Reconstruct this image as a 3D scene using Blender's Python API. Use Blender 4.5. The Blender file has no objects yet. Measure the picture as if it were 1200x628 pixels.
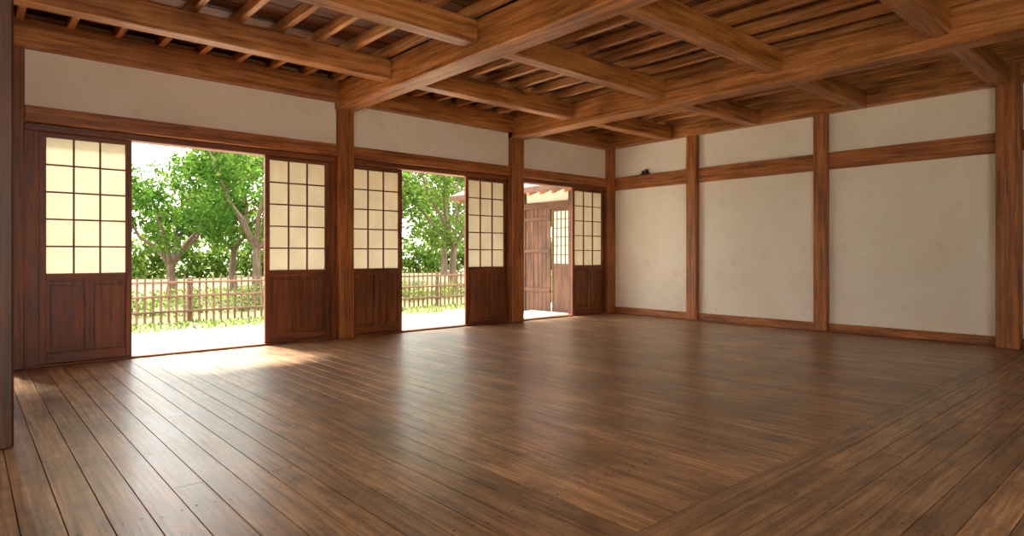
import bpy, math, random
import numpy as np
from mathutils import Vector
S = bpy.context.scene
COL = S.collection
H = 1.05
XC, YD = 8.91, 7.27       # right wall plane, door wall plane

# ---------------------------------------------------------------- materials
def srgb(r, g, b):
    f = lambda c: (c/255/12.92) if c/255 <= 0.04045 else ((c/255+0.055)/1.055)**2.4
    return (f(r), f(g), f(b), 1)
def new_mat(name):
    m = bpy.data.materials.new(name); m.use_nodes = True
    nt = m.node_tree; nt.nodes.clear()
    out = nt.nodes.new('ShaderNodeOutputMaterial')
    b = nt.nodes.new('ShaderNodeBsdfPrincipled')
    nt.links.new(b.outputs[0], out.inputs[0])
    return m, nt, b, out
def N(nt, t, **kw):
    n = nt.nodes.new(t)
    for k, v in kw.items(): setattr(n, k, v)
    return n
def ramp(nt, fac, stops):
    r = N(nt, 'ShaderNodeValToRGB')
    els = r.color_ramp.elements
    while len(els) < len(stops): els.new(0.5)
    for e, (p, c) in zip(els, stops): e.position = p; e.color = c
    nt.links.new(fac, r.inputs[0]); return r
def wood(name, dark, mid, light, axis, rough=0.5, attr=False, bump=0.25, across=16, spec=0.5, rvar=0.15, coat=0, worn=False):
    m, nt, b, out = new_mat(name)
    tc = N(nt, 'ShaderNodeTexCoord')
    src = tc.outputs['Object']
    if attr:
        at = N(nt, 'ShaderNodeAttribute', attribute_name='brd')
        vm = N(nt, 'ShaderNodeVectorMath', operation='MULTIPLY_ADD')
        vm.inputs[1].default_value = (37, 53, 29)
        nt.links.new(at.outputs['Color'], vm.inputs[0]); nt.links.new(src, vm.inputs[2])
        gsrc = vm.outputs[0]
    else: gsrc = src
    mp = N(nt, 'ShaderNodeMapping')
    sc = [across]*3; sc['XYZ'.index(axis)] = 0.9
    mp.inputs['Scale'].default_value = sc
    nt.links.new(gsrc, mp.inputs[0])
    n1 = N(nt, 'ShaderNodeTexNoise'); n1.inputs['Scale'].default_value = 1.6
    n1.inputs['Detail'].default_value = 8; n1.inputs['Roughness'].default_value = 0.65
    n1.inputs['Distortion'].default_value = 0.6
    nt.links.new(mp.outputs[0], n1.inputs['Vector'])
    n2 = N(nt, 'ShaderNodeTexNoise'); n2.inputs['Scale'].default_value = 1.7
    n2.inputs['Detail'].default_value = 6
    nt.links.new(src, n2.inputs['Vector'])
    r = ramp(nt, n1.outputs['Fac'], [(0.3, dark), (0.5, mid), (0.72, light)])
    mx = N(nt, 'ShaderNodeMix', data_type='RGBA', blend_type='MULTIPLY')
    mx.inputs['Factor'].default_value = 0.7
    r2 = ramp(nt, n2.outputs['Fac'], [(0.3, (0.55, 0.50, 0.46, 1)), (0.65, (1.15, 1.12, 1.1, 1))])
    nt.links.new(r.outputs[0], mx.inputs['A']); nt.links.new(r2.outputs[0], mx.inputs['B'])
    col = mx.outputs['Result']
    if worn:   # grey-brown worn patches, drawn out along the boards
        mp2 = N(nt, 'ShaderNodeMapping'); s2 = [7]*3; s2['XYZ'.index(axis)] = 2.6
        mp2.inputs['Scale'].default_value = s2; nt.links.new(src, mp2.inputs[0])
        n4 = N(nt, 'ShaderNodeTexNoise'); n4.inputs['Scale'].default_value = 1.0; n4.inputs['Detail'].default_value = 10; n4.inputs['Roughness'].default_value = .75
        nt.links.new(mp2.outputs[0], n4.inputs['Vector'])
        r4 = ramp(nt, n4.outputs['Fac'], [(0.38, (.36, .35, .34, 1)), (0.5, (1, 1, 1, 1)), (0.66, (1.3, 1.32, 1.36, 1))])
        m4 = N(nt, 'ShaderNodeMix', data_type='RGBA', blend_type='MULTIPLY'); m4.inputs['Factor'].default_value = .85
        nt.links.new(col, m4.inputs['A']); nt.links.new(r4.outputs[0], m4.inputs['B']); col = m4.outputs['Result']
    if attr:
        sep = N(nt, 'ShaderNodeSeparateColor'); nt.links.new(at.outputs['Color'], sep.inputs[0])
        mr = N(nt, 'ShaderNodeMapRange'); mr.inputs['To Min'].default_value = 0.74; mr.inputs['To Max'].default_value = 1.22
        nt.links.new(sep.outputs[0], mr.inputs['Value'])
        hs = N(nt, 'ShaderNodeHueSaturation'); nt.links.new(mr.outputs[0], hs.inputs['Value'])
        nt.links.new(col, hs.inputs['Color']); col = hs.outputs[0]
    nt.links.new(col, b.inputs['Base Color'])
    rr = N(nt, 'ShaderNodeMapRange')
    rr.inputs['To Min'].default_value = rough-rvar; rr.inputs['To Max'].default_value = rough+rvar
    nt.links.new((n4 if worn else n1).outputs['Fac'], rr.inputs['Value']); nt.links.new(rr.outputs[0], b.inputs['Roughness'])
    b.inputs['Specular IOR Level'].default_value = spec
    if coat:
        b.inputs['Coat Weight'].default_value = coat; b.inputs['Coat Roughness'].default_value = 0.24
    bp = N(nt, 'ShaderNodeBump'); bp.inputs['Strength'].default_value = bump; bp.inputs['Distance'].default_value = 0.004
    nt.links.new(n1.outputs['Fac'], bp.inputs['Height']); nt.links.new(bp.outputs[0], b.inputs['Normal'])
    return m
def wood3(name, d, m_, l, **kw):
    return {a: wood(name+'_'+a.lower(), d, m_, l, a, **kw) for a in 'XYZ'}
W_BEAM = wood3('beam_wood', srgb(88, 49, 20), srgb(176, 112, 54), srgb(218, 154, 88))
W_POST = wood3('post_wood', srgb(88, 47, 19), srgb(166, 100, 46), srgb(206, 137, 72))
W_DOOR = wood3('door_wood', srgb(64, 32, 14), srgb(124, 67, 30), srgb(160, 94, 47), rough=0.48)
W_WING = wood3('wing_wood', srgb(50, 31, 18), srgb(88, 56, 35), srgb(120, 80, 52), rough=0.7)
W_CEIL = wood3('ceiling_wood', srgb(44, 23, 11), srgb(88, 50, 26), srgb(124, 78, 44))
W_RAFT = wood3('rafter_wood', srgb(108, 64, 30), srgb(192, 130, 72), srgb(232, 172, 108))
W_FENCE = wood3('fence_wood', srgb(74, 50, 36), srgb(112, 82, 62), srgb(148, 116, 90), rough=0.8)
fl = dict(rough=0.41, attr=True, bump=0.35, across=26, rvar=0.17, spec=0.8, coat=0.3, worn=True)
FL_Y = wood('floorboard_y', srgb(94, 66, 43), srgb(160, 121, 83), srgb(204, 163, 119), 'Y', **fl)
FL_X = wood('floorboard_x', srgb(94, 66, 43), srgb(160, 121, 83), srgb(204, 163, 119), 'X', **fl)
CL_X = wood('ceiling_board', srgb(56, 29, 12), srgb(110, 62, 27), srgb(156, 98, 50), 'X', rough=0.6, attr=True)

def plain(name, c, rough=0.6, metal=0):
    m, nt, b, out = new_mat(name)
    n = N(nt, 'ShaderNodeTexNoise'); n.inputs['Scale'].default_value = 20
    r = ramp(nt, n.outputs['Fac'], [(0.3, tuple(x*0.8 for x in c[:3])+(1,)), (0.7, c)])
    nt.links.new(r.outputs[0], b.inputs['Base Color'])
    b.inputs['Roughness'].default_value = rough; b.inputs['Metallic'].default_value = metal
    return m
IRON = plain('black_iron', srgb(30, 26, 24), 0.5, 0.6)
NAIL = plain('dark_nail', srgb(34, 22, 15), 0.6)

def plaster(name, a, bcol, stain):
    m, nt, b, out = new_mat(name)
    tc = N(nt, 'ShaderNodeTexCoord')
    n1 = N(nt, 'ShaderNodeTexNoise'); n1.inputs['Scale'].default_value = 1.3; n1.inputs['Detail'].default_value = 9; n1.inputs['Roughness'].default_value = 0.62
    n2 = N(nt, 'ShaderNodeTexNoise'); n2.inputs['Scale'].default_value = 7; n2.inputs['Detail'].default_value = 10
    n3 = N(nt, 'ShaderNodeTexNoise'); n3.inputs['Scale'].default_value = 55; n3.inputs['Detail'].default_value = 6
    for n in (n1, n2, n3): nt.links.new(tc.outputs['Object'], n.inputs['Vector'])
    r = ramp(nt, n1.outputs['Fac'], [(0.3, bcol), (0.62, a)])
    r2 = ramp(nt, n2.outputs['Fac'], [(0.58, (0, 0, 0, 1)), (0.74, (1, 1, 1, 1))])
    mx = N(nt, 'ShaderNodeMix', data_type='RGBA')
    mm = N(nt, 'ShaderNodeMath', operation='MULTIPLY'); mm.inputs[1].default_value = 0.2
    nt.links.new(r2.outputs[0], mm.inputs[0]); nt.links.new(mm.outputs[0], mx.inputs['Factor'])
    nt.links.new(r.outputs[0], mx.inputs['A']); mx.inputs['B'].default_value = stain
    nt.links.new(mx.outputs['Result'], b.inputs['Base Color'])
    b.inputs['Roughness'].default_value = 0.9
    ad = N(nt, 'ShaderNodeMath', operation='ADD'); nt.links.new(n2.outputs['Fac'], ad.inputs[0]); nt.links.new(n3.outputs['Fac'], ad.inputs[1])
    bp = N(nt, 'ShaderNodeBump'); bp.inputs['Strength'].default_value = 0.25; bp.inputs['Distance'].default_value = 0.01
    nt.links.new(ad.outputs[0], bp.inputs['Height']); nt.links.new(bp.outputs[0], b.inputs['Normal'])
    return m
PL = plaster('lime_plaster', srgb(246, 238, 220), srgb(238, 226, 204), srgb(210, 188, 154))

def translucent(name, base, trans, fac, var=False):
    m, nt, b, out = new_mat(name)
    nt.nodes.remove(b)
    d = N(nt, 'ShaderNodeBsdfDiffuse'); t = N(nt, 'ShaderNodeBsdfTranslucent')
    mx = N(nt, 'ShaderNodeMixShader'); mx.inputs[0].default_value = fac
    nt.links.new(d.outputs[0], mx.inputs[1]); nt.links.new(t.outputs[0], mx.inputs[2]); nt.links.new(mx.outputs[0], out.inputs[0])
    if var:
        at = N(nt, 'ShaderNodeAttribute', attribute_name='brd')
        sep = N(nt, 'ShaderNodeSeparateColor'); nt.links.new(at.outputs['Color'], sep.inputs[0])
        for sh, c in ((d, base), (t, trans)):
            r = ramp(nt, sep.outputs[0], [(0.0, tuple(x*0.5 for x in c[:3])+(1,)), (0.6, c), (1.0, (c[0]*1.6, c[1]*1.3, c[2]*1.2, 1))])
            nt.links.new(r.outputs[0], sh.inputs['Color'])
    else:
        n = N(nt, 'ShaderNodeTexNoise'); n.inputs['Scale'].default_value = 5; n.inputs['Detail'].default_value = 7
        for sh, c in ((d, base), (t, trans)):
            r = ramp(nt, n.outputs['Fac'], [(0.3, tuple(x*0.85 for x in c[:3])+(1,)), (0.7, c)])
            nt.links.new(r.outputs[0], sh.inputs['Color'])
    return m
PAPER = translucent('shoji_paper', srgb(228, 214, 186), srgb(192, 180, 150), 0.32)
LEAF = translucent('leaf_green', srgb(52, 86, 34), srgb(96, 134, 48), 0.45, True)
LEAF2 = translucent('leaf_light', srgb(72, 98, 42), srgb(116, 144, 62), 0.45, True)
BARK = wood('bark', srgb(64, 50, 40), srgb(100, 82, 66), srgb(134, 114, 94), 'Z', rough=0.9, bump=0.8)

def ground_mat():
    m, nt, b, out = new_mat('yard_ground')
    tc = N(nt, 'ShaderNodeTexCoord'); sp = N(nt, 'ShaderNodeSeparateXYZ'); nt.links.new(tc.outputs['Object'], sp.inputs[0])
    n = N(nt, 'ShaderNodeTexNoise'); n.inputs['Scale'].default_value = 1.2; n.inputs['Detail'].default_value = 8
    nt.links.new(tc.outputs['Object'], n.inputs['Vector'])
    a = N(nt, 'ShaderNodeMath', operation='MULTIPLY_ADD'); a.inputs[1].default_value = 3.0
    nt.links.new(n.outputs['Fac'], a.inputs[0]); nt.links.new(sp.outputs['Y'], a.inputs[2])
    mr = N(nt, 'ShaderNodeMapRange'); mr.inputs['From Min'].default_value = 12.2; mr.inputs['From Max'].default_value = 13.0
    nt.links.new(a.outputs[0], mr.inputs['Value'])
    n2 = N(nt, 'ShaderNodeTexNoise'); n2.inputs['Scale'].default_value = 14; n2.inputs['Detail'].default_value = 8
    nt.links.new(tc.outputs['Object'], n2.inputs['Vector'])
    g = ramp(nt, n2.outputs['Fac'], [(0.35, srgb(52, 66, 26)), (0.5, srgb(96, 94, 46)), (0.68, srgb(144, 126, 82))])
    c = ramp(nt, n2.outputs['Fac'], [(0.3, srgb(206, 198, 182)), (0.7, srgb(228, 221, 208))])
    mx = N(nt, 'ShaderNodeMix', data_type='RGBA'); nt.links.new(mr.outputs[0], mx.inputs['Factor'])
    nt.links.new(c.outputs[0], mx.inputs['A']); nt.links.new(g.outputs[0], mx.inputs['B'])
    nt.links.new(mx.outputs['Result'], b.inputs['Base Color']); b.inputs['Roughness'].default_value = 0.95
    return m

# ---------------------------------------------------------------- mesh builder
class MB:
    def __init__(s): s.v = []; s.f = []; s.m = []; s.mats = []; s.c = []
    def mi(s, mat):
        if mat not in s.mats: s.mats.append(mat)
        return s.mats.index(mat)
    def raw(s, vs, fs, mat, c=(0.5, 0.5, 0.5, 1)):
        o = len(s.v); s.v += [tuple(v) for v in vs]; i = s.mi(mat)
        for f in fs: s.f.append([o+k for k in f]); s.m.append(i); s.c.append(c)
    def box(s, x0, x1, y0, y1, z0, z1, mat, b=0.006, c=None):
        """chamfered box"""
        if c is None: c = (random.random(), random.random(), random.random(), 1)
        b = min(b, (x1-x0)*.3, (y1-y0)*.3, (z1-z0)*.3)
        lo = (x0, y0, z0); hi = (x1, y1, z1)
        vs = []; idx = {}
        for sx in (0, 1):
            for sy in (0, 1):
                for sz in (0, 1):
                    sg = (sx, sy, sz)
                    for ax in range(3):
                        p = []
                        for k in range(3):
                            base = hi[k] if sg[k] else lo[k]
                            if k != ax: base += -b if sg[k] else b
                            p.append(base)
                        idx[(sg, ax)] = len(vs); vs.append(p)
        fs = []
        for ax in range(3):
            o = [k for k in range(3) if k != ax]
            for sd in (0, 1):
                q = []
                for a_, b_ in ((0, 0), (1, 0), (1, 1), (0, 1)):
                    g = [0]*3; g[ax] = sd; g[o[0]] = a_; g[o[1]] = b_
                    q.append(idx[(tuple(g), ax)])
                fs.append(q)
            for a_ in (0, 1):
                for b_ in (0, 1):
                    g0 = [0]*3; g1 = [0]*3
                    g0[o[0]] = g1[o[0]] = a_; g0[o[1]] = g1[o[1]] = b_; g1[ax] = 1
                    g0 = tuple(g0); g1 = tuple(g1)
                    fs.append([idx[(g0, o[0])], idx[(g1, o[0])], idx[(g1, o[1])], idx[(g0, o[1])]])
        for sx in (0, 1):
            for sy in (0, 1):
                for sz in (0, 1):
                    g = (sx, sy, sz); fs.append([idx[(g, 0)], idx[(g, 1)], idx[(g, 2)]])
        s.raw(vs, fs, mat, c)
    def tube(s, pts, rad, mat, n=8):
        vs = []; fs = []
        for i, p in enumerate(pts):
            p = Vector(p)
            d = (Vector(pts[min(i+1, len(pts)-1)])-Vector(pts[max(i-1, 0)])).normalized()
            u = d.cross(Vector((0.31, 0.95, 0.1))).normalized(); w = d.cross(u)
            for k in range(n):
                a = 2*math.pi*k/n
                vs.append(p+(u*math.cos(a)+w*math.sin(a))*rad[i])
        for i in range(len(pts)-1):
            for k in range(n):
                fs.append([i*n+k, i*n+(k+1) % n, (i+1)*n+(k+1) % n, (i+1)*n+k])
        fs.append(list(range(n))[::-1]); fs.append([(len(pts)-1)*n+k for k in range(n)])
        s.raw(vs, fs, mat)
    def build(s, name, smooth=False, fixn=True):
        me = bpy.data.meshes.new(name); me.from_pydata(s.v, [], s.f)
        for m in s.mats: me.materials.append(m)
        me.polygons.foreach_set('material_index', s.m)
        at = me.attributes.new('brd', 'FLOAT_COLOR', 'FACE')
        at.data.foreach_set('color', np.array(s.c, dtype=np.float32).ravel())
        if fixn:
            import bmesh
            bm = bmesh.new(); bm.from_mesh(me); bmesh.ops.recalc_face_normals(bm, faces=bm.faces); bm.to_mesh(me); bm.free()
        if smooth: me.polygons.foreach_set('use_smooth', [True]*len(me.polygons))
        ob = bpy.data.objects.new(name, me); COL.objects.link(ob); return ob

random.seed(4)
# ---------------------------------------------------------------- floor
YS = 1.44
X0, Y0 = -2.0, -2.6
fb = MB()
w = 0.135; x = X0; GAP = 0.0022; CH = 0.0005
while x < XC+0.1:
    x1 = min(x+w, XC+0.12)
    y = YS
    first = random.uniform(1.2, 3.9)
    while y < YD+0.13:
        y1 = y+first; first = random.uniform(3.0, 4.6)
        if YD+0.13-y1 < 0.9: y1 = YD+0.13
        fb.box(x+GAP, x1-GAP, y+0.0006, y1-0.0006, -0.04, random.uniform(-0.0006, 0), FL_Y, b=CH)
        y = y1
    x = x1
y = YS
while y > Y0:
    y1 = max(y-w, Y0)
    xx = X0; first = random.uniform(1, 3.5)
    while xx < XC+0.12:
        x1 = xx+first; first = random.uniform(3.0, 4.6)
        if XC+0.12-x1 < 0.9: x1 = XC+0.12
        fb.box(xx+0.0006, x1-0.0006, y1+GAP, y-GAP, -0.04, random.uniform(-0.0006, 0), FL_X, b=CH)
        xx = x1
    y = y1
fb.box(X0, XC+.12, Y0, YD+.13, -0.2, -0.042, NAIL)
def nail(mb, cx, cy):
    r = 0.006
    vs = [(cx+r*math.cos(k*math.pi/3), cy+r*math.sin(k*math.pi/3), 0.0006) for k in range(6)]
    mb.raw(vs, [list(range(6))], NAIL)
i = 0
while X0+w*i < XC:
    for yy in np.arange(YS+0.45, YD, 0.91):
        for o in (0.03, 0.105):
            nail(fb, X0+w*i+o+random.uniform(-.006, .006), yy+random.uniform(-.02, .02))
    i += 1
i = 1
while YS-w*i > Y0:
    for xx in np.arange(0, XC, 0.91):
        for o in (0.03, 0.105):
            nail(fb, xx+random.uniform(-.02, .02), YS-w*i+o)
    i += 1
fb.build('floor')

# ---------------------------------------------------------------- posts
def post(name, x0, x1, y0, y1, z1=3.2, mats=W_POST, z0=0.0):
    m = MB(); m.box(x0, x1, y0, y1, z0, z1, mats['Z'], b=0.012); return m.build(name)
YO = YD+.14
post('wall_post', 3.50, 3.70, 7.17, YO)
post('wall_post', 6.38, 6.63, 7.17, YO)
post('wall_post', 8.72, 8.99, 7.19, YO)
post('wall_post', 0.22, 0.42, 7.19, YO, mats=W_DOOR)
post('wall_post', -0.05, 0.205, 4.30, 4.55, mats=W_CEIL)
post('wall_post', 8.82, 9.0, 5.47, 5.66)
post('wall_post', 8.82, 9.0, 3.46, 3.64)
post('wall_post', 8.74, 9.0, 1.38, 1.60)
post('wall_post', 8.82, 9.0, -0.6, -0.42)

# ---------------------------------------------------------------- right wall
m = MB(); m.box(XC, XC+0.16, Y0, YD+0.15, -0.2, 3.34, PL, b=0.002); m.build('wall_right')
def trim_y(name, x0, x1, z0, z1, segs, mats):
    m = MB()
    for a, b in segs: m.box(x0, x1, a, b, z0, z1, mats['Y'], b=0.008)
    return m.build(name)
segs = [(Y0, -0.6), (-0.42, 1.38), (1.60, 3.46), (3.64, 5.47), (5.66, 7.19)]
trim_y('trim_1', XC-0.045, XC+0.01, 2.225, 2.455, segs, W_POST)
trim_y('baseboard_right', XC-0.035, XC+0.01, 0.0, 0.115, segs, W_POST)
m = MB(); m.box(XC-0.13, XC+0.05, Y0, YD+.1, 2.99, 3.24, W_BEAM['Y'], b=0.012); m.build('trim_2')

# ---------------------------------------------------------------- door wall
m = MB(); m.box(-0.0, XC+0.1, YD, YO, 2.40, 3.34, PL, b=0.002)
m.build('wall_door_side')
def trim_x(name, y0, y1, z0, z1, segs, mats, b=0.008):
    m = MB()
    for a, c in segs: m.box(a, c, y0, y1, z0, z1, mats['X'], b=b)
    return m.build(name)
bays = [(0.42, 3.50), (3.70, 6.38), (6.63, 8.72)]
trim_x('trim_3', YD-0.06, YO, 2.285, 2.435, bays, W_POST)
trim_x('trim_4', YD-0.015, YO, 2.215, 2.283, bays, W_DOOR)
trim_x('trim_5', YD-0.02, YO, 0.0, 0.022, bays, W_DOOR, b=0.004)
trim_x('trim_6', YD-0.13, YD+0.1, 2.96, 3.22, [(-2, XC-0.13)], W_BEAM, b=0.012)

def shoji(name, x0, x1, yf):
    """sliding door: 3x5 paper lattice above two wood panels; yf = inner face"""
    m = MB(); t = 0.042; z0, z1 = 0.024, 2.213
    st = 0.055; D = W_DOOR
    m.box(x0, x0+st, yf, yf+t, z0, z1, D['Z'], b=.004)
    m.box(x1-st, x1, yf, yf+t, z0, z1, D['Z'], b=.004)
    xi0, xi1 = x0+st, x1-st
    m.box(xi0, xi1, yf, yf+t, z1-0.045, z1, D['X'], b=.004)
    m.box(xi0, xi1, yf, yf+t, 0.80, 0.875, D['X'], b=.004)
    m.box(xi0, xi1, yf, yf+t, z0, z0+0.10, D['X'], b=.004)
    m.box(xi0, xi1, yf+0.018, yf+0.030, z0+.09, 0.81, D['Z'], b=.001)
    xm = (xi0+xi1)/2
    m.box(xm-0.022, xm+0.022, yf+.004, yf+.036, z0+.10, 0.80, D['Z'], b=.004)
    for a, c in ((xi0, xm-.022), (xm+.022, xi1)):
        m.box(a+0.035, c-0.035, yf+0.008, yf+0.02, z0+.14, 0.76, D['Z'], b=.008)
    zb, zt = 0.875, z1-0.045
    for i in (1, 2):
        xx = xi0+(xi1-xi0)*i/3
        m.box(xx-.008, xx+.008, yf+.006, yf+.026, zb, zt, D['Z'], b=.002)
    for i in range(1, 5):
        zz = zb+(zt-zb)*i/5
        m.box(xi0, xi1, yf+.007, yf+.025, zz-.008, zz+.008, D['X'], b=.002)
    m.raw([(xi0, yf+.0265, zb), (xi1, yf+.0265, zb), (xi1, yf+.0265, zt), (xi0, yf+.0265, zt)], [(0, 1, 2, 3)], PAPER)
    return m.build(name)
shoji('door_1', 0.53, 1.285, YD+0.015)
shoji('door_2', 2.625, 3.42, YD+0.015)
shoji('door_3', 3.705, 4.50, YD+0.065)
shoji('door_4', 5.555, 6.36, YD+0.015)
shoji('door_5', 7.87, 8.70, YD+0.015)
m = MB()
for a, c in ((0.42, 0.53), (3.42, 3.50), (6.36, 6.38), (6.63, 6.68), (8.70, 8.72)):
    m.box(a, c, YD-0.01, YD+0.13, 0.022, 2.215, W_DOOR['Z'], b=.004)
m.build('door_jambs')

# ---------------------------------------------------------------- left & back walls
m = MB()
m.box(0.0, 0.17, 4.55, 7.27, 0, 2.9, W_DOOR['Y'], b=.004)
for z in (0.0, 0.85, 2.2):
    m.box(-0.02, 0.19, 4.55, 7.2, z, z+0.12, W_DOOR['Y'], b=.006)
m.build('wall_left')
m = MB()
m.box(-0.05, 0.21, Y0, YD+.1, 2.87, 3.20, W_BEAM['Y'], b=.012)
m.build('ceiling_beam')
def wall_with_openings(name, along, fixed0, fixed1, a0, a1, ops):
    m = MB()
    def bx(p, q, z0, z1, mat=PL):
        if along == 'X': m.box(p, q, fixed0, fixed1, z0, z1, mat, b=.003)
        else: m.box(fixed0, fixed1, p, q, z0, z1, mat, b=.003)
    c = a0
    for (p, q, zl, zh) in ops:
        bx(c, p, -0.2, 3.34)
        if zl > 0: bx(p, q, -0.2, zl)
        bx(p, q, zh, 3.34)
        c = q
    bx(c, a1, -0.2, 3.34)
    return m.build(name)
wall_with_openings('wall_back', 'X', Y0-0.15, Y0, X0, XC+.1, [(-0.6, 3.0, 0.9, 2.3)])
wall_with_openings('wall_far_left', 'Y', X0-0.15, X0, Y0, 4.5, [(1.4, 3.2, 0.9, 2.2)])
m = MB(); m.box(X0-.15, 0.0, 4.5, 4.65, -0.2, 3.34, W_DOOR['Z']); m.build('wall_alcove')

# ---------------------------------------------------------------- ceiling
for (a, b_) in ((3.48, 3.73), (6.38, 6.64)):
    m = MB(); m.box(a, b_, Y0, YD+.05, 2.87, 3.20, W_BEAM['Y'], b=.014); m.build('ceiling_beam')
for yc in (5.98, 4.47, 3.03, 1.56, 0.05, -1.4):
    m = MB()
    for a, b_ in ((-2, -0.05), (0.21, 3.48), (3.73, 6.38), (6.64, XC-.12)):
        m.box(a, b_, yc-.09, yc+.09, 2.965, 3.18, W_BEAM['X'], b=.012)
    m.build('ceiling_joist')
m = MB(); x = -1.9
while x < XC:
    m.box(x-.03, x+.03, Y0, YD+.05, 3.19, 3.29, W_RAFT['Y'], b=.005); x += 0.38
m.build('ceiling_rafters')
m = MB(); y = Y0
while y < YD+.1:
    m.box(X0, XC+.1, y+.005, y+.212, 3.292, 3.315, CL_X, b=.005); y += .22
m.box(X0-.15, XC+.15, Y0-.15, YD+.15, 3.33, 3.36, W_CEIL['X'])
m.build('ceiling')

# small iron lock fitting on the right wall rail
m = MB()
m.box(XC-.06, XC-.005, 6.42, 6.60, 2.456, 2.475, IRON, b=.004)
m.tube([(XC-.035, 6.47, 2.47), (XC-.035, 6.47, 2.53), (XC-.035, 6.48, 2.55)], [.03, .028, .008], IRON, 12)
m.tube([(XC-.035, 6.55, 2.47), (XC-.035, 6.55, 2.51), (XC-.035, 6.55, 2.525)], [.022, .02, .008], IRON, 12)
m.build('iron_lock_fitting')

# ---------------------------------------------------------------- outside
me = MB(); me.raw([(-40, -30, -.2), (60, -30, -.2), (60, 90, -.2), (-40, 90, -.2)], [(0, 1, 2, 3)], ground_mat()); g = me.build('ground')

def eave():
    m = MB()
    x0, x1 = 2.42, 8.6
    ya, za, yb, zb = YO+.004, 2.80, 8.75, 2.42
    def slab(xa, xb, t0, t1, mat, ya=ya, yb=yb, za=za, zb=zb):
        vs = [(xa, ya, za+t0), (xb, ya, za+t0), (xb, yb, zb+t0), (xa, yb, zb+t0), (xa, ya, za+t1), (xb, ya, za+t1), (xb, yb, zb+t1), (xa, yb, zb+t1)]
        m.raw(vs, [(0, 1, 2, 3), (4, 5, 6, 7), (0, 1, 5, 4), (1, 2, 6, 5), (2, 3, 7, 6), (3, 0, 4, 7)], mat)
    slab(x0, x1, .06, .14, W_RAFT['X'])
    x = x0+.05
    while x < x1:
        slab(x, x+.05, 0, .062, W_RAFT['Y'], yb=8.7, zb=2.433); x += .32
    m.box(x0-.04, x1, 8.70, 8.78, 2.44, 2.57, W_BEAM['X'])
    for px in (3.72, 7.15):
        m.box(px-.05, px+.05, 8.60, 8.70, -.2, 2.47, W_POST['Z'])
    return m.build('porch_eave')
eave()

# wing building beyond the third doorway
m = MB(); Wd = W_WING
m.box(9.5, 9.62, 7.6, 8.85, -.2, 2.5, PL, b=.003)
m.box(9.5, 9.62, 10.35, 11.6, -.2, 2.5, PL, b=.003)
m.box(9.44, 9.6, 8.75, 8.87, -.2, 2.5, Wd['Z'])
m.box(9.44, 9.6, 10.2, 10.35, -.2, 2.5, Wd['Z'])
m.box(9.42, 9.62, 7.6, 11.7, 2.06, 2.2, Wd['Y'])
m.box(9.5, 9.6, 8.87, 10.2, 2.2, 2.5, PL, b=.003)
y = 9.42
while y < 10.19:
    m.box(9.47, 9.5, y, min(y+.12, 10.2), -.17, 2.05, Wd['Z'], b=.004); y += .13
for z in (.25, 1.1, 1.8): m.box(9.445, 9.47, 9.42, 10.2, z, z+.08, Wd['Y'])
for yy in (8.87, 9.36): m.box(9.5, 9.54, yy, yy+.05, -.17, 2.05, Wd['Z'])
for z in (-.17, .8, 1.99): m.box(9.5, 9.54, 8.9, 9.38, z, z+.07, Wd['Y'])
m.box(9.51, 9.53, 8.9, 9.38, -.12, .8, Wd['Z'])
for k in range(1, 4): m.box(9.5, 9.52, 8.9+.12*k-.008, 8.9+.12*k+.008, .87, 2, Wd['Z'], b=.002)
for k in range(1, 6): m.box(9.5, 9.52, 8.9, 9.38, .87+.19*k-.008, .87+.19*k+.008, Wd['Y'], b=.002)
m.raw([(9.525, 8.9, .87), (9.525, 9.38, .87), (9.525, 9.38, 2), (9.525, 8.9, 2)], [(0, 1, 2, 3)], PAPER)
vs = [(8.8, 7.9, 2.35), (8.8, 12.2, 2.35), (11, 12.2, 3.2), (11, 7.9, 3.2)]
m.raw(vs+[(a, b, c+.12) for a, b, c in vs], [(0, 1, 2, 3), (4, 5, 6, 7), (0, 1, 5, 4), (1, 2, 6, 5), (2, 3, 7, 6), (3, 0, 4, 7)], W_WING['X'])
yy = 8.0
while yy < 12.1:
    v2 = [(8.84, yy, 2.29), (8.84, yy+.06, 2.29), (10.9, yy+.06, 3.09), (10.9, yy, 3.09)]
    m.raw(v2+[(a, b, c+.07) for a, b, c in v2], [(0, 1, 2, 3), (4, 5, 6, 7), (0, 1, 5, 4), (1, 2, 6, 5), (2, 3, 7, 6), (3, 0, 4, 7)], W_POST['X'])
    yy += .35
m.build('wing_building')

# fence
m = MB(); FY = 12.8; x = -3
while x < 20:
    h = random.uniform(.80, .86)
    m.tube([(x, FY, -.2), (x+random.uniform(-.008, .008), FY, -.2+h)], [.023, .02], W_FENCE['Z'], 7); x += .13
x = -2.5
while x < 20:
    m.box(x-.03, x+.03, FY+.02, FY+.08, -.2, .60, W_FENCE['Z']); x += 1.9
for z in (-.02, .26, .52): m.box(-3, 20, FY-.045, FY-.015, z, z+.045, W_FENCE['X'])
m.build('picket_fence')

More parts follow.
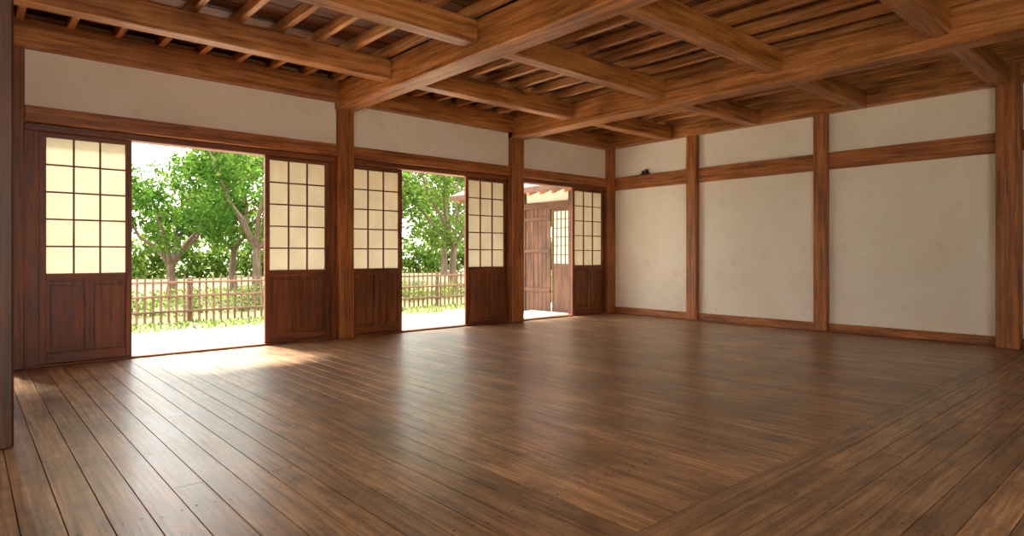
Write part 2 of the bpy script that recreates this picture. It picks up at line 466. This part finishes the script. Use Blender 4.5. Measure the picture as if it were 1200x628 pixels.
# ---------------------------------------------------------------- foliage
def leaf_mesh(name, centres, radii, per, size, mat, rng, extra=None, flat=0.75):
    cs = []
    for c, r in zip(centres, radii):
        n = int(per*(r/0.6)**2)
        d = rng.normal(size=(n, 3)); d /= np.linalg.norm(d, axis=1)[:, None]
        rr = r*rng.uniform(0.25, 1, size=(n, 1))**0.5
        p = np.array(c)+d*rr*np.array([1, 1, flat]); cs.append(p)
    P = np.concatenate(cs); n = len(P)
    a = rng.normal(size=(n, 3)); a /= np.linalg.norm(a, axis=1)[:, None]
    b = rng.normal(size=(n, 3)); b -= (a*b).sum(1)[:, None]*a; b /= np.linalg.norm(b, axis=1)[:, None]
    s = size*rng.uniform(.6, 1.3, size=(n, 1))
    V = np.stack([P-a*s, P-b*s*.42, P+a*s, P+b*s*.42], 1).reshape(-1, 3)
    F = np.arange(4*n).reshape(-1, 4)
    mb = extra or MB()
    o = len(mb.v); mb.v += V.tolist(); mb.f += (F+o).tolist(); i = mb.mi(mat); mb.m += [i]*n
    cc = rng.uniform(0, 1, n); mb.c += [(float(c), .5, .5, 1) for c in cc]
    return mb
def tree(seed, h, cr, trunk_h, mat=LEAF, per=210, lean=0, size=.08, ncl=28):
    rng = np.random.default_rng(seed); random.seed(seed)
    mb = MB()
    base = Vector((0, 0, -.05)); tips = []
    top = Vector((lean, 0, trunk_h))
    mb.tube([base, base.lerp(top, .5)+Vector((.05, .04, 0)), top], [.16, .12, .1], BARK, 10)
    for k in range(6):
        a = k*math.pi/3+rng.uniform(-.4, .4)
        r = cr*rng.uniform(.55, .85); zt = trunk_h+(h-trunk_h)*rng.uniform(.35, .85)
        end = top+Vector((math.cos(a)*r, math.sin(a)*r, zt-trunk_h))
        mid = top.lerp(end, .5)+Vector((math.cos(a)*.2, math.sin(a)*.2, -.1))+Vector(rng.uniform(-.15, .15, 3))
        mb.tube([top-Vector((0, 0, .1)), top.lerp(mid, .5)+Vector(rng.uniform(-.07, .07, 3)), mid, end], [.075, .06, .045, .015], BARK, 7)
        for q in range(4):
            st = mid.lerp(end, rng.uniform(0, .8))
            e2 = st+Vector((rng.uniform(-.8, .8), rng.uniform(-.8, .8), rng.uniform(-.1, .7)))*cr*.35
            mb.tube([st, st.lerp(e2, .5)+Vector(rng.uniform(-.06, .06, 3)), e2], [.03, .02, .008], BARK, 5)
            tips.append(e2)
        tips.append(end)
    cz = (h+trunk_h)/2
    cen = [tuple(t) for t in tips]; rad = [rng.uniform(.35, .6)*cr/2 for _ in tips]
    for _ in range(ncl):
        d = rng.normal(size=3); d /= np.linalg.norm(d)
        c = np.array([lean, 0, cz])+d*np.array([cr*.85, cr*.85, (h-trunk_h)/2*.9])
        cen.append(tuple(c)); rad.append(rng.uniform(.3, .55)*cr/2)
    leaf_mesh('x', cen, rad, per, size, mat, rng, extra=mb)
    ob = mb.build('tree', fixn=False); return ob
T = [tree(1, 5.2, 2.1, 1.5), tree(2, 6.0, 2.5, 1.6, LEAF2), tree(3, 4.3, 1.9, 1.1)]
def place(ob, x, y, rz=0, s=1):
    ob.location = (x, y, -.2); ob.rotation_euler = (0, 0, rz); ob.scale = (s, s, s)
place(T[0], 6.0, 17.3, 0.4); place(T[1], 12.6, 17.2, 1.0); place(T[2], 4.4, 19.6, 0, 0.95)
def dup(i, x, y, rz, s):
    o = bpy.data.objects.new('tree', T[i].data); COL.objects.link(o); place(o, x, y, rz, s)
dup(2, 9.3, 19.5, 2.2, 1.2); dup(0, 15.8, 20, 3.0, 1.15); dup(1, 9.0, 26, 4, 1.1); dup(2, 14.5, 26, 1.2, 1.4)
dup(0, 20.5, 23, 5, 1.3); dup(1, 1.0, 29, 2.5, .8); dup(2, -3, 20, 1, 1.1); dup(1, 22, 31, .4, 1.4)
dup(1, 26, 24, 3.4, 1.3); dup(1, 7.2, 23.0, 1.7, .95)
rng = np.random.default_rng(9)
cen = []; rad = []
for x in np.arange(-4, 22, .42):
    cen.append((x+rng.uniform(-.1, .1), 14.4+rng.uniform(-.4, .6), .0+rng.uniform(-.05, .12))); rad.append(rng.uniform(.38, .55))
leaf_mesh('hedge', cen, rad, 380, .05, LEAF2, rng).build('hedge', fixn=False)
cen = []; rad = []
for x in np.arange(-12, 50, 1.3):
    for k in range(2):
        cen.append((x+rng.uniform(-.4, .4), 38+rng.uniform(-1, 1), .4+k*1.0+rng.uniform(-.3, .5))); rad.append(rng.uniform(1.0, 1.5))
leaf_mesh('far', cen, rad, 70, .2, LEAF2, rng).build('distant_woods', fixn=False)
n = 2200
gx = rng.uniform(-2, 16, n); gy = rng.uniform(11.2, 12.68, n); mb = MB()
for i in range(n):
    a = rng.uniform(0, 6.28); hh = rng.uniform(.03, .09); dx, dy = math.cos(a)*.02, math.sin(a)*.02
    mb.raw([(gx[i]-dx, gy[i]-dy, -.2), (gx[i]+dx, gy[i]+dy, -.2), (gx[i]+dy*2, gy[i]-dx*2, -.2+hh)], [(0, 1, 2)], LEAF2, (rng.uniform(.2, 1), 0, 0, 1))
mb.build('grass_tufts', fixn=False)

# ---------------------------------------------------------------- light
wd = bpy.data.worlds.new('sky'); S.world = wd; wd.use_nodes = True
nt = wd.node_tree; nt.nodes.clear()
o = N(nt, 'ShaderNodeOutputWorld'); bg = N(nt, 'ShaderNodeBackground')
tc = N(nt, 'ShaderNodeTexCoord'); sp = N(nt, 'ShaderNodeSeparateXYZ'); nt.links.new(tc.outputs['Generated'], sp.inputs[0])
r = ramp(nt, sp.outputs['Z'], [(0.0, (1.0, .95, .86, 1)), (0.3, (1, .97, .93, 1)), (1.0, (.8, .88, 1, 1))])
nt.links.new(r.outputs[0], bg.inputs[0]); bg.inputs[1].default_value = 6.8
nt.links.new(bg.outputs[0], o.inputs[0])
def sun(name, e, d, ang, col):
    L = bpy.data.lights.new(name, 'SUN'); L.energy = e; L.angle = math.radians(ang); L.color = col
    ob = bpy.data.objects.new(name, L); COL.objects.link(ob)
    ob.rotation_euler = Vector(d).to_track_quat('-Z', 'Y').to_euler(); ob.location = (0, 20, 20)
sun('sun', 20.0, (0.12, -0.7, -1.1), 9, (1, .92, .78))
def area(name, loc, d, sx, sy, p, col):
    L = bpy.data.lights.new(name, 'AREA'); L.shape = 'RECTANGLE'; L.size = sx; L.size_y = sy; L.energy = p; L.color = col
    ob = bpy.data.objects.new(name, L); COL.objects.link(ob); ob.location = loc
    ob.rotation_euler = Vector(d).to_track_quat('-Z', 'Y').to_euler()
area('interior_fill', (1.2, Y0-.25, 1.6), (0.5, 1, 0.1), 3.4, 1.3, 50, (1, .88, .7))  # added fill lamp behind the camera, brightens the interior through the back opening

# ---------------------------------------------------------------- camera
cd = bpy.data.cameras.new('camera'); cam = bpy.data.objects.new('camera', cd); COL.objects.link(cam)
cam.location = (0, 0, H); cam.rotation_euler = (math.radians(90), 0, math.radians(-41.6))
cd.sensor_width = 36; cd.lens = 724/1200*36; cd.shift_y = -15/1200; cd.clip_start = .05
S.camera = cam
S.view_settings.view_transform = 'Standard'
